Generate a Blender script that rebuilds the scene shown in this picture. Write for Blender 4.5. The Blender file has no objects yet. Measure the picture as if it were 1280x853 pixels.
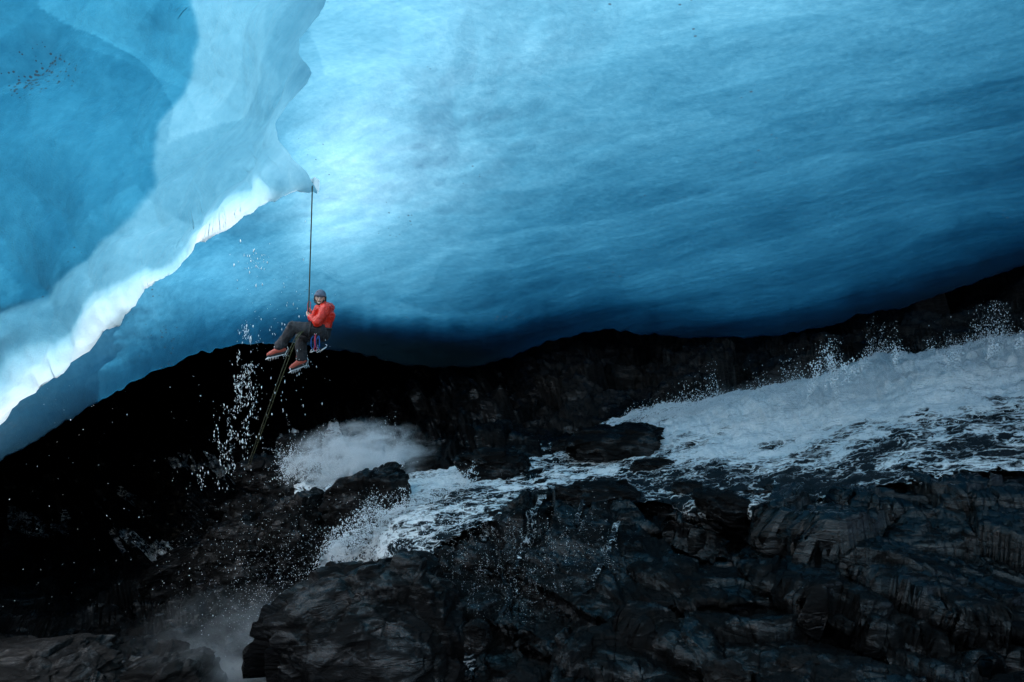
import bpy, bmesh, math, random
import numpy as np
from mathutils import Vector, Matrix
R = math.radians
rng = np.random.default_rng(7)
random.seed(7)
scn = bpy.context.scene
col = scn.collection

# ---------------------------------------------------------------- camera, world, sun, exposure
cam_d = bpy.data.cameras.new('camera'); cam_d.lens = 24; cam_d.sensor_width = 36; cam_d.clip_end = 500
cam = bpy.data.objects.new('camera', cam_d); col.objects.link(cam)
cam.location = (0, 0, 0); cam.rotation_euler = (R(90), 0, 0); scn.camera = cam
SUN = Vector((-0.30, -0.12, 0.93)).normalized()          # towards the sun
elev = math.asin(SUN.z); azim = math.atan2(SUN.x, SUN.y)
w = bpy.data.worlds.new('World'); scn.world = w; w.use_nodes = True
nt = w.node_tree; bg = nt.nodes['Background']
sky = nt.nodes.new('ShaderNodeTexSky'); sky.sky_type = 'NISHITA'; sky.sun_disc = False
sky.sun_elevation = elev; sky.sun_rotation = azim
nt.links.new(sky.outputs[0], bg.inputs[0]); bg.inputs[1].default_value = 0.14
sd = bpy.data.lights.new('sun', 'SUN'); sd.energy = 4.8; sd.angle = R(0.5); sd.color = (1, .95, .87)
so = bpy.data.objects.new('sun', sd); col.objects.link(so)
so.rotation_euler = (-SUN).to_track_quat('-Z', 'Y').to_euler(); so.location = (-5, -5, 30)
scn.view_settings.view_transform = 'Standard'; scn.view_settings.look = 'None'
scn.view_settings.exposure = 1.52; scn.view_settings.gamma = 1
scn.cycles.use_denoising = True
scn.cycles.max_bounces = 8; scn.cycles.diffuse_bounces = 4; scn.cycles.volume_bounces = 3; scn.cycles.transparent_max_bounces = 12
scn.cycles.sample_clamp_indirect = 3
scn.cycles.volume_step_rate = 2.0

# ---------------------------------------------------------------- helpers
F = 853.33
def P(px, py, Y):                                        # a pixel of the photograph at distance Y, in metres
    return Vector(((px-640)/F*Y, Y, (426.5-py)/F*Y))
def Pn(px, py, Y):
    return np.stack([(px-640)/F*Y, Y, (426.5-py)/F*Y], -1)
def tag(o, label=None, cat=None, group=None, kind=None):
    if label: o['label'] = label
    if cat: o['category'] = cat
    if group: o['group'] = group
    if kind: o['kind'] = kind
    return o
def link_mesh(name, verts, faces, mat=None, parent=None, smooth=True):
    me = bpy.data.meshes.new(name)
    verts = np.asarray(verts, dtype=np.float32); faces = np.asarray(faces, dtype=np.int32)
    nv, nf, k = len(verts), len(faces), faces.shape[1]
    me.vertices.add(nv); me.vertices.foreach_set('co', verts.ravel())
    me.loops.add(nf*k); me.loops.foreach_set('vertex_index', faces.ravel())
    me.polygons.add(nf); me.polygons.foreach_set('loop_start', np.arange(0, nf*k, k, dtype=np.int32))
    me.update(calc_edges=True); me.validate()
    if smooth: me.polygons.foreach_set('use_smooth', np.ones(len(me.polygons), bool))
    if mat: me.materials.append(mat)
    o = bpy.data.objects.new(name, me); col.objects.link(o)
    if parent: o.parent = parent
    return o
def link_bm(name, bm, mat=None, parent=None, smooth=True):
    me = bpy.data.meshes.new(name); bm.to_mesh(me); bm.free()
    if smooth: me.polygons.foreach_set('use_smooth', np.ones(len(me.polygons), bool))
    if mat: me.materials.append(mat)
    o = bpy.data.objects.new(name, me); col.objects.link(o)
    if parent: o.parent = parent
    return o
def set_attr(o, name, vals):
    a = o.data.attributes.new(name, 'FLOAT', 'POINT'); a.data.foreach_set('value', np.asarray(vals, np.float32).ravel())
def grid_faces(nr, nc, keep=None):
    i = np.arange(nr*nc).reshape(nr, nc)
    f = np.stack([i[:-1, :-1], i[1:, :-1], i[1:, 1:], i[:-1, 1:]], -1).reshape(-1, 4)
    if keep is not None: f = f[keep.reshape(-1)]
    return f
def sst(a, b, x):
    t = np.clip((x-a)/(b-a), 0, 1); return t*t*(3-2*t)
def tps(pts, X, Y_, lam=1e-3):                           # thin plate spline through (x, y, value)
    p = np.array(pts, float); n = len(p); s = 400.
    a = p[:, :2]/s
    d = np.linalg.norm(a[:, None]-a[None], axis=-1)
    K = np.where(d > 0, d**2*np.log(d+1e-12), 0)+lam*np.eye(n)
    Q = np.c_[np.ones(n), a]
    A = np.block([[K, Q], [Q.T, np.zeros((3, 3))]])
    c = np.linalg.solve(A, np.r_[p[:, 2], 0, 0, 0])
    x = X/s; y = Y_/s
    out = c[n]+c[n+1]*x+c[n+2]*y
    for i in range(n):
        r2 = (x-a[i, 0])**2+(y-a[i, 1])**2
        out = out+c[i]*0.5*r2*np.log(r2+1e-12)
    return out
def h3(i, j, k, s):
    n = (i.astype(np.int64)*374761393+j.astype(np.int64)*668265263+k.astype(np.int64)*2147483647+s*1274126177) & 0xffffffff
    n = ((n ^ (n >> 13))*1274126177) & 0xffffffff
    n = ((n ^ (n >> 15))*2246822519) & 0xffffffff
    return ((n ^ (n >> 16)) & 0xffffff)/float(0xffffff)
def vnoise(p, s=0):                                      # value noise -1..1
    f = np.floor(p); i = f.astype(np.int64); t = p-f; t = t*t*t*(t*(t*6-15)+10)
    r = 0
    for a in (0, 1):
        for b in (0, 1):
            for c in (0, 1):
                wt = (t[..., 0] if a else 1-t[..., 0])*(t[..., 1] if b else 1-t[..., 1])*(t[..., 2] if c else 1-t[..., 2])
                r = r+wt*h3(i[..., 0]+a, i[..., 1]+b, i[..., 2]+c, s)
    return r*2-1
def fbm(p, sc, oct=4, s=0, gain=.5, ridged=False):
    q = p*sc; r = 0; a = 1; tot = 0
    for o in range(oct):
        n = vnoise(q+17.3*o, s+o)
        r = r+a*((1-2*np.abs(n)) if ridged else n); tot += a; a *= gain; q = q*2.03
    return r/tot
def worley(p, s=0):                                      # F1, F2, random per cell, vector to the cell point
    f = np.floor(p); i = f.astype(np.int64)
    sh = p.shape[:-1]
    F1 = np.full(sh, 9.); F2 = np.full(sh, 9.); cid = np.zeros(sh); D = np.zeros(p.shape)
    for a in (-1, 0, 1):
        for b in (-1, 0, 1):
            for c in (-1, 0, 1):
                I, J, K = i[..., 0]+a, i[..., 1]+b, i[..., 2]+c
                q = np.stack([I+h3(I, J, K, s), J+h3(I, J, K, s+1), K+h3(I, J, K, s+2)], -1)
                d = p-q; l = np.sqrt((d**2).sum(-1))
                near = l < F1
                F2 = np.where(near, F1, np.minimum(F2, l))
                F1 = np.where(near, l, F1); cid = np.where(near, h3(I, J, K, s+5), cid)
                D = np.where(near[..., None], d, D)
    return F1, F2, cid, D
def facets(p, s=0, tilt=.9):                             # blocky slabs: every cell its own tilted plane, cracks between
    F1, F2, cid, D = worley(p, s)
    g = np.stack([np.sin(cid*91.7), np.sin(cid*57.3+2), np.sin(cid*133.1+4)], -1)*tilt
    return (cid-.5)*.8+(D*g).sum(-1)-.13*(1-sst(0, .05, F2-F1))
def grid_normals(V, toward=np.zeros(3)):
    du = np.gradient(V, axis=1); dv = np.gradient(V, axis=0)
    n = np.cross(du, dv); n /= np.linalg.norm(n, axis=-1, keepdims=True)+1e-9
    s = np.sign(((toward-V)*n).sum(-1, keepdims=True)); s[s == 0] = 1
    return n*s
def polyline(pts, x):
    p = np.array(pts, float); return np.interp(x, p[:, 0], p[:, 1])

# ---------------------------------------------------------------- materials
def new_mat(name):
    m = bpy.data.materials.new(name); m.use_nodes = True
    t = m.node_tree; t.nodes.clear(); out = t.nodes.new('ShaderNodeOutputMaterial')
    return m, t, out
class N:
    def __init__(s, t): s.t = t
    def n(s, typ, **kw):
        x = s.t.nodes.new(typ)
        for k, v in kw.items():
            if k.startswith('_'): setattr(x, k[1:], v)
        for k, v in kw.items():
            if not k.startswith('_'):
                key = int(k[1:]) if k[0] == 'i' and k[1:].isdigit() else k.replace('__', ' ')
                inp = x.inputs[key]
                if isinstance(v, bpy.types.NodeSocket): s.t.links.new(v, inp)
                else: inp.default_value = v
        return x
    def math(s, op, a, b=None, c=None, clamp=False):
        x = s.t.nodes.new('ShaderNodeMath'); x.operation = op; x.use_clamp = clamp
        for i, v in enumerate((a, b, c)):
            if v is None: continue
            if isinstance(v, bpy.types.NodeSocket): s.t.links.new(v, x.inputs[i])
            else: x.inputs[i].default_value = v
        return x.outputs[0]
    def noise(s, vec, scale, detail=4, rough=.55, dist=0):
        return s.n('ShaderNodeTexNoise', Vector=vec, Scale=scale, Detail=detail, Roughness=rough, Distortion=dist).outputs[0]
    def map(s, vec, sc=(1, 1, 1), rot=(0, 0, 0), loc=(0, 0, 0)):
        return s.n('ShaderNodeMapping', Vector=vec, Scale=sc, Rotation=rot, Location=loc).outputs[0]
    def rng(s, v, a, b, c, d):
        return s.n('ShaderNodeMapRange', Value=v, i1=a, i2=b, i3=c, i4=d).outputs[0]
    def mixc(s, f, a, b):
        x = s.t.nodes.new('ShaderNodeMix'); x.data_type = 'RGBA'
        for i, v in ((0, f), (6, a), (7, b)):
            if isinstance(v, bpy.types.NodeSocket): s.t.links.new(v, x.inputs[i])
            else: x.inputs[i].default_value = v
        return x.outputs[2]
def ice_mat():
    m, t, out = new_mat('glacier_ice'); g = N(t)
    co = g.n('ShaderNodeTexCoord').outputs['Object']
    th = g.n('ShaderNodeAttribute', _attribute_name='thickness_shade').outputs['Fac']  # thickness map that also paints light and shade into the ice colour
    bub = g.n('ShaderNodeAttribute', _attribute_name='bubbles').outputs['Fac']
    def dot(v, k):
        x = g.n('ShaderNodeVectorMath', _operation='DOT_PRODUCT', i0=co, i1=v).outputs['Value']; return g.math('MULTIPLY', x, k)
    band = g.n('ShaderNodeCombineXYZ', X=dot((.86, -.45, .24), .28), Y=dot((.46, .89, .0), 1.2), Z=dot((-.21, .11, .97), 1.2)).outputs[0]
    b1 = g.noise(band, 1.3, 6, .6, .5)
    b2 = g.noise(band, 6, 5, .65)
    big = g.noise(co, .55, 5, .55)
    fine = g.noise(co, 14, 4, .7)
    var = g.math('ADD', g.math('MULTIPLY', b1, .6), g.math('ADD', g.math('MULTIPLY', big, .4), g.math('ADD', g.math('MULTIPLY', b2, .7), g.math('MULTIPLY', fine, .7))))
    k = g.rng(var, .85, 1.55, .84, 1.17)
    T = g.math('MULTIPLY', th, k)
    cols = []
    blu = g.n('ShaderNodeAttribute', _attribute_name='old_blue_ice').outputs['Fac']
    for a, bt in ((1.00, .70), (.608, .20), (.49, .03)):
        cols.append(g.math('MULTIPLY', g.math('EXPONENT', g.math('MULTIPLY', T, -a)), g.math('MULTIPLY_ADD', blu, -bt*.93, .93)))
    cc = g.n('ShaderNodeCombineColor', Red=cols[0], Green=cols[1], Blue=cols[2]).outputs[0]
    # grit frozen into the ice
    vor = g.n('ShaderNodeTexVoronoi', Vector=g.map(co, (1, 1, 1.5)), Scale=7.0, Randomness=1).outputs['Distance']
    patch = g.rng(g.noise(co, .6, 3), .57, .70, 0, 1)
    grit = g.math('MULTIPLY', g.math('LESS_THAN', vor, g.math('MULTIPLY', patch, .17)), .75)
    for c0, c1 in (((-3.95, 5.55, 2.15), (-3.35, 5.6, 1.85)),):
        r = g.n('ShaderNodeVectorMath', _operation='DISTANCE', i0=co, i1=c0).outputs['Value']
        r2 = g.n('ShaderNodeVectorMath', _operation='DISTANCE', i0=co, i1=c1).outputs['Value']
        seg = g.rng(g.math('ADD', g.math('ADD', r, r2), g.math('MULTIPLY', big, .5)), .85, 1.35, .85, 0)
        sp = g.n('ShaderNodeTexVoronoi', Vector=co, Scale=26.0).outputs['Distance']
        grit = g.math('MAXIMUM', grit, g.math('MULTIPLY', g.math('LESS_THAN', sp, g.math('MULTIPLY', g.math('MULTIPLY', seg, b2), 1.15)), .85))
    cc = g.mixc(grit, cc, (.02, .03, .04, 1))
    dif = g.mixc(bub, (.09, .26, .37, 1), (.80, .85, .88, 1))
    dif = g.mixc(grit, dif, (.02, .025, .03, 1))
    bmp = g.n('ShaderNodeBump', Strength=.8, Distance=.022,
              Height=g.math('ADD', g.math('MULTIPLY', b2, .38), g.math('ADD', g.math('MULTIPLY', fine, .3), g.math('ADD', g.math('MULTIPLY', g.noise(co, 55, 4, .75), .38), g.math('MULTIPLY', b1, 1.1))))).outputs[0]
    d = g.n('ShaderNodeBsdfDiffuse', Color=dif, Normal=bmp).outputs[0]
    tr = g.n('ShaderNodeBsdfTranslucent', Color=cc, Normal=bmp).outputs[0]
    gl = g.n('ShaderNodeBsdfGlossy', Color=(1, 1, 1, 1), Roughness=.3, Normal=bmp).outputs[0]
    x = g.n('ShaderNodeMixShader', i0=.82, i1=d, i2=tr).outputs[0]
    fr = g.n('ShaderNodeFresnel', IOR=1.31, Normal=bmp).outputs[0]
    x = g.n('ShaderNodeMixShader', i0=g.math('MULTIPLY', fr, .45), i1=x, i2=gl).outputs[0]
    t.links.new(x, out.inputs[0]); return m
def rock_mat(name='wet_rock', dark=(.001, .0011, .0012, 1), light=(.007, .0072, .0076, 1), rl=.10, rh=.5, strata=True, spec=.42):
    m, t, out = new_mat(name); g = N(t)
    co = g.n('ShaderNodeTexCoord').outputs['Object']
    st = g.map(co, (.6, .8, 2.6), (0, R(-20), R(8)))
    n1 = g.noise(co, 1.4, 7, .62, .3); n2 = g.noise(st, 4, 8, .68, .6); n3 = g.noise(co, 38, 4, .7)
    crack = g.n('ShaderNodeTexVoronoi', _feature='DISTANCE_TO_EDGE', Vector=g.map(st, (1, 1, 1)), Scale=2.6).outputs['Distance']
    ck = g.rng(crack, 0, .05, 0, 1)
    c = g.mixc(g.rng(g.math('ADD', n1, g.math('MULTIPLY', n2, .8)), .7, 1.25, 0, 1), dark, light)
    dry = g.n('ShaderNodeAttribute', _attribute_name='dry').outputs['Fac']
    c = g.mixc(dry, c, g.mixc(n2, (.012, .0115, .011, 1), (.045, .043, .042, 1)))
    c = g.mixc(g.rng(g.noise(co, 2.3, 5, .6), .58, .7, 0, .6), c, (.007, .006, .005, 1))
    h = g.math('ADD', g.math('ADD', g.math('MULTIPLY', n2, 1.3), g.math('MULTIPLY', n3, .08)), g.math('MULTIPLY', ck, .18))
    bmp = g.n('ShaderNodeBump', Strength=1.0, Distance=.026, Height=h).outputs[0]
    wetn = g.rng(g.math('ADD', g.noise(g.map(co, (.7, .8, 1.6), (0, R(-20), 0)), 1.9, 7, .72, .6), g.math('ADD', g.math('MULTIPLY', g.math('SUBTRACT', n2, .5), .5), g.math('MULTIPLY', g.n('ShaderNodeAttribute', _attribute_name='film').outputs['Fac'], .09))), .50, .60, 0, 1)
    ro = g.rng(wetn, 0, 1, rh, rl)
    ro = g.math('MAXIMUM', ro, g.math('MULTIPLY', dry, .7))
    p = g.n('ShaderNodeBsdfPrincipled', Base__Color=c, Roughness=ro, Normal=bmp).outputs[0]
    t.links.new(g.rng(wetn, 0, 1, spec*.14, spec), p.node.inputs['Specular IOR Level'])
    t.links.new(p, out.inputs[0]); return m
def foam_mat(name='white_water', thr=.5, soft=.10):
    m, t, out = new_mat(name); g = N(t)
    co = g.n('ShaderNodeTexCoord').outputs['Object']
    dens = g.n('ShaderNodeAttribute', _attribute_name='foam').outputs['Fac']
    edge = g.n('ShaderNodeAttribute', _attribute_name='cover').outputs['Fac']
    fl = g.map(co, (.40, 1.1, 1.5), (0, R(14), 0))
    wv = g.n('ShaderNodeTexNoise', Vector=fl, Scale=1.6, Detail=4, Roughness=.6).outputs['Color']
    warp = g.n('ShaderNodeVectorMath', _operation='MULTIPLY_ADD', i0=wv, i1=(.9, .9, .9), i2=fl).outputs[0]
    a = g.noise(warp, 3.2, 9, .72, .4)
    lace = g.n('ShaderNodeTexVoronoi', _feature='DISTANCE_TO_EDGE', Vector=warp, Scale=5.5, Randomness=1).outputs['Distance']
    lc = g.rng(lace, 0, .16, .22, 0)
    b = g.noise(co, 34, 5, .75)
    val = g.math('ADD', g.math('ADD', g.math('MULTIPLY', a, 1.0), lc), g.math('ADD', g.math('MULTIPLY', b, .25), g.math('MULTIPLY', dens, .75)))
    f = g.rng(val, thr+.42-soft, thr+.42+soft, 0, 1)
    h = g.math('ADD', g.math('MULTIPLY', a, 1.0), g.math('MULTIPLY', b, .35))
    bmp = g.n('ShaderNodeBump', Strength=1.0, Distance=.10, Height=h).outputs[0]
    wat = g.n('ShaderNodeBsdfPrincipled', Base__Color=(.004, .010, .014, 1), Roughness=.12, Normal=bmp).outputs[0]
    wat.node.inputs['IOR'].default_value = 1.33
    wh = g.n('ShaderNodeBsdfPrincipled', Base__Color=g.mixc(g.rng(g.math('ADD', g.math('MULTIPLY', a, .7), g.math('MULTIPLY', b, .5)), .50, .68, 0, 1), (.70, .78, .82, 1), (.96, .98, .985, 1)), Roughness=.6, Normal=bmp).outputs[0]  # hollows of the foam greyer, mottled shade put into the colour
    x = g.n('ShaderNodeMixShader', i0=f, i1=wat, i2=wh).outputs[0]
    cut = g.math('GREATER_THAN', g.math('ADD', edge, g.math('MULTIPLY', g.math('SUBTRACT', val, .95), .9)), .5)
    x = g.n('ShaderNodeMixShader', i0=cut, i1=g.n('ShaderNodeBsdfTransparent').outputs[0], i2=x).outputs[0]
    t.links.new(x, out.inputs[0]); return m
def plain(name, c, rough=.6, metal=0, bump=0, bs=60, spec=.5, var=.25):
    m, t, out = new_mat(name); g = N(t)
    co = g.n('ShaderNodeTexCoord').outputs['Object']
    n = g.noise(co, bs, 4, .6)
    c2 = tuple(max(0, v*(1-var)) for v in c[:3])+(1,); c3 = tuple(min(1, v*(1+var)) for v in c[:3])+(1,)
    cc = g.mixc(n, c2, c3)
    p = g.n('ShaderNodeBsdfPrincipled', Base__Color=cc, Roughness=rough, Metallic=metal)
    p.inputs['Specular IOR Level'].default_value = spec
    if bump:
        b = g.n('ShaderNodeBump', Strength=.8, Distance=bump, Height=n).outputs[0]; t.links.new(b, p.inputs['Normal'])
    t.links.new(p.outputs[0], out.inputs[0]); return m
def drop_mat():
    m, t, out = new_mat('water_drop'); g = N(t)
    p = g.n('ShaderNodeBsdfPrincipled', Base__Color=(.85, .9, .93, 1), Roughness=.15)
    t.links.new(p.outputs[0], out.inputs[0]); return m
def mist_mat(name, dens, sc, lo, hi, zsoft):
    m, t, out = new_mat(name); g = N(t)
    tc = g.n('ShaderNodeTexCoord'); co = tc.outputs['Object']
    r = g.n('ShaderNodeVectorMath', _operation='LENGTH', i0=co).outputs['Value']
    fall = g.rng(r, .25, 1.0, 1, 0)
    n = g.rng(g.noise(g.map(co, zsoft), sc, 6, .65, .4), lo, hi, 0, 1)
    d = g.math('MULTIPLY', g.math('MULTIPLY', g.math('MULTIPLY', fall, fall), n), dens)
    v = g.n('ShaderNodeVolumePrincipled', Color=(.93, .96, .98, 1), Density=d, Anisotropy=.0)
    t.links.new(v.outputs[0], out.inputs['Volume']); return m
M = dict(ice=ice_mat(), rock=rock_mat(), boulder=rock_mat('boulder_rock', dark=(.002, .002, .002, 1), light=(.009, .009, .0095, 1), rl=.2, rh=.5),
         greyrock=rock_mat('pale_wet_rock', dark=(.004, .004, .004, 1), light=(.020, .018, .017, 1), rl=.3, rh=.7),
         foam=foam_mat(), drop=drop_mat())

# ---------------------------------------------------------------- the ice
CONTACT = [(-700, 820), (-300, 700), (0, 577), (60, 542), (130, 500), (200, 464), (250, 441), (300, 430), (350, 428), (420, 437),
           (480, 452), (540, 462), (600, 455), (660, 436), (700, 424), (740, 415), (800, 416), (870, 420), (940, 424), (1000, 413), (1060, 400),
           (1130, 385), (1180, 365), (1230, 345), (1280, 333), (1500, 270), (2000, 150)]
LIP = [(-700, 900), (-300, 740), (0, 525), (18, 505), (40, 478), (68, 462), (95, 428), (125, 408), (165, 390), (185, 364), (215, 352), (238, 326), (252, 308),
       (280, 302), (300, 290), (322, 268), (350, 250), (362, 243), (376, 236), (392, 241), (404, 243)]

RB = [(-750, 560), (-200, 470), (0, 408), (20, 398), (48, 374), (66, 372), (92, 391), (106, 387), (131, 361), (156, 349), (176, 351), (205, 374), (220, 385), (238, 396)]
def build_far_ice():
    nc, nr = 620, 340
    px = np.interp(np.linspace(0, 1, nc), [0, .05, .13, .87, .95, 1], [-2200, -900, -60, 1340, 2100, 3200])
    cy = polyline(CONTACT, px)
    cy = cy+6*fbm(np.stack([px/45, px*0, px*0], -1), 1, 5, 3)+3.5*fbm(np.stack([px/9, px*0, px*0], -1), 1, 4, 5)
    top = -750
    v = np.linspace(0, 1, nr)[:, None]
    v2 = v**.62
    PX = np.repeat(px[None], nr, 0); PY = top+(cy[None]-top)*v2
    D = tps([(0, -100, 8.5), (0, 200, 11.5), (0, 420, 11), (0, 577, 9.5), (200, 464, 14), (200, 300, 13), (300, 430, 16.5), (400, 300, 14), (400, 200, 12.5), (350, 428, 17),
             (400, 0, 8.6), (640, 0, 8.1), (640, 150, 10.5), (500, 60, 9.9), (520, 150, 11.4), (640, 300, 13), (560, 400, 16.5), (560, 470, 19.5), (800, 416, 17.5), (800, 200, 10.6), (800, 330, 14),
             (960, 420, 17), (1280, 333, 14.5), (1280, 200, 10.3), (1280, 0, 7), (1000, 0, 7.1), (1000, 250, 11.6),
             (640, -400, 4.6), (0, -400, 5), (1280, -400, 4.4), (640, -750, 3.2), (-600, -750, 3.2), (1950, -750, 3.0), (-600, 300, 9), (-600, 800, 7), (-2200, 800, 6), (-2200, -750, 3), (3200, 0, 6), (3200, -750, 3), (1950, 100, 8), (1950, -300, 5)], PX, PY)
    # where the ice curls under and back at its foot
    V = Pn(PX, PY, D)
    n = grid_normals(V)
    q = V.copy(); q = q+.5*np.stack([vnoise(V*.4, 1), vnoise(V*.4, 2), vnoise(V*.4, 3)], -1)
    F1 = worley(q*np.array([.33, .33, .55]), 11)[0]
    F1b = worley(q*np.array([.8, .8, 1.3])+5, 31)[0]
    sub = 1-.6*sst(600, 900, PX)
    disp = sub*(.22*(F1**2-.35)+.07*(F1b**2-.3))+.20*fbm(V, .35, 3, 9)+.045*fbm(V*np.array([1, 1, 2.2]), 1.6, 4, 21)
    # shallow overlapping sheets of ice, stepping up to the right
    s = (V@np.array([.50, .75, -.40]))*1.1+.7*fbm(V, .3, 4, 44)
    saw = (s*.8) % 1.0
    disp = disp+.03*(saw-.5)*sst(.0, .16, saw)*sst(420, 560, PX)*(.3+.7*sst(-.2, .5, fbm(V, .25, 2, 47)))
    disp = disp*(1-.85*sst(.93, 1, v))
    V = V+n*disp[..., None]
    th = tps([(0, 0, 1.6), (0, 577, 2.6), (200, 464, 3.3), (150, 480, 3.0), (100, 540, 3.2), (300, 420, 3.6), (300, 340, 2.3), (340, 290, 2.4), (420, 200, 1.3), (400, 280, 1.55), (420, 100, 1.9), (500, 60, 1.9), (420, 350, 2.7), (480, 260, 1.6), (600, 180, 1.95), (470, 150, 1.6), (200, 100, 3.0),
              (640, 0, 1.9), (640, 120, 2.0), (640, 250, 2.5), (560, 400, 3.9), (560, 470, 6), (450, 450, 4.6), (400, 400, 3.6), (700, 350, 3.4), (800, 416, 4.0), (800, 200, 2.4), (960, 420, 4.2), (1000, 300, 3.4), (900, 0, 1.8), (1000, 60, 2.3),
              (1280, 333, 4.3), (1280, 240, 3.9), (1280, 100, 3.1), (1280, 0, 2.7), (1100, 200, 3.0), (640, -400, .9), (1280, -400, 1.8), (1950, 0, 3), (-600, 0, 2)], PX, PY)  # bright and dim areas of the vault painted through these values
    th = th+(1.2+8*np.exp(-((PX-520)/120)**2))*sst(.90, 1, v)**1.5+(.8*sst(650, 800, PX))*sst(.95, 1, v)  # fade to dark at the ice foot, painted through the thickness
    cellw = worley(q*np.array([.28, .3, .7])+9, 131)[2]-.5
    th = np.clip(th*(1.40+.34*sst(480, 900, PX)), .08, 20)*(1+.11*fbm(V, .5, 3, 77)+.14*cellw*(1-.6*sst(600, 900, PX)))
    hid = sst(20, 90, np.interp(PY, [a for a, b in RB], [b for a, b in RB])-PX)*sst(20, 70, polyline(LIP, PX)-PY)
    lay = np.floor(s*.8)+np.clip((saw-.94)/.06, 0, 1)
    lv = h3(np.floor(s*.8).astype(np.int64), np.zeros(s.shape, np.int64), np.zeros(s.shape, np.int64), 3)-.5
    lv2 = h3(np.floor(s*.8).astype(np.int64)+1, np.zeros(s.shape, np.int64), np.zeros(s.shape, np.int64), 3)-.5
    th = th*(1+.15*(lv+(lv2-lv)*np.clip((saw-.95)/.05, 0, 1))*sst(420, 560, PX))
    th = th*(1-hid)+.05*hid                              # hidden part cleared so that light reaches the overhang
    bub = np.clip(1.0-th/.9, 0, 1)
    # underside rows running back, stretched far to shut out the sun
    rows = [V]; ths = [th]; bs = [bub]
    last = V[-1]
    bump = .6*fbm(last, .5, 3, 5)
    for k, (dy, dz) in enumerate(((.15, .03), (.5, .02), (1.2, 0), (2.5, -.05), (5, -.1), (10, .2), (22, .3), (60, 1))):
        e = last.copy(); e[:, 1] += dy*(1+.2*bump); e[:, 2] += dz+(last[:, 2]/last[:, 1])*dy+.05+.45*min(1, dy)+.02*dy
        e[:, 0] += (last[:, 0]/last[:, 1])*dy*1.02
        rows.append(e[None]); ths.append(np.full((1, nc), 6+2.*k)); bs.append(np.zeros((1, nc)))
    V = np.concatenate(rows); th = np.concatenate(ths); bub = np.concatenate(bs)
    # unseen roof carried on behind the camera to cut open sky light
    top_rows = []
    for k in range(1, 9):
        e = V[0].copy(); e[:, 1] -= k*1.0; e[:, 2] += .12*k-.015*k*k+.15*vnoise(e*.7, 4); e[:, 0] *= 1+.12*k
        top_rows.insert(0, e[None])
    V = np.concatenate(top_rows+[V]); th = np.concatenate([np.repeat(th[:1], 8, 0), th]); bub = np.concatenate([np.repeat(bub[:1], 8, 0), bub])
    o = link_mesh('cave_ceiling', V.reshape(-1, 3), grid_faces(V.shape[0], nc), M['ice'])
    set_attr(o, 'thickness_shade', th); set_attr(o, 'bubbles', bub)
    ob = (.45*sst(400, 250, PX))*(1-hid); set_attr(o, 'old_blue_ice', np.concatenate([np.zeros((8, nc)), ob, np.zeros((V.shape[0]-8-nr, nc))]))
    tag(o, 'sweeping vault of smooth blue glacier ice over the stream', 'ice ceiling', kind='structure')
build_far_ice()

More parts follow.
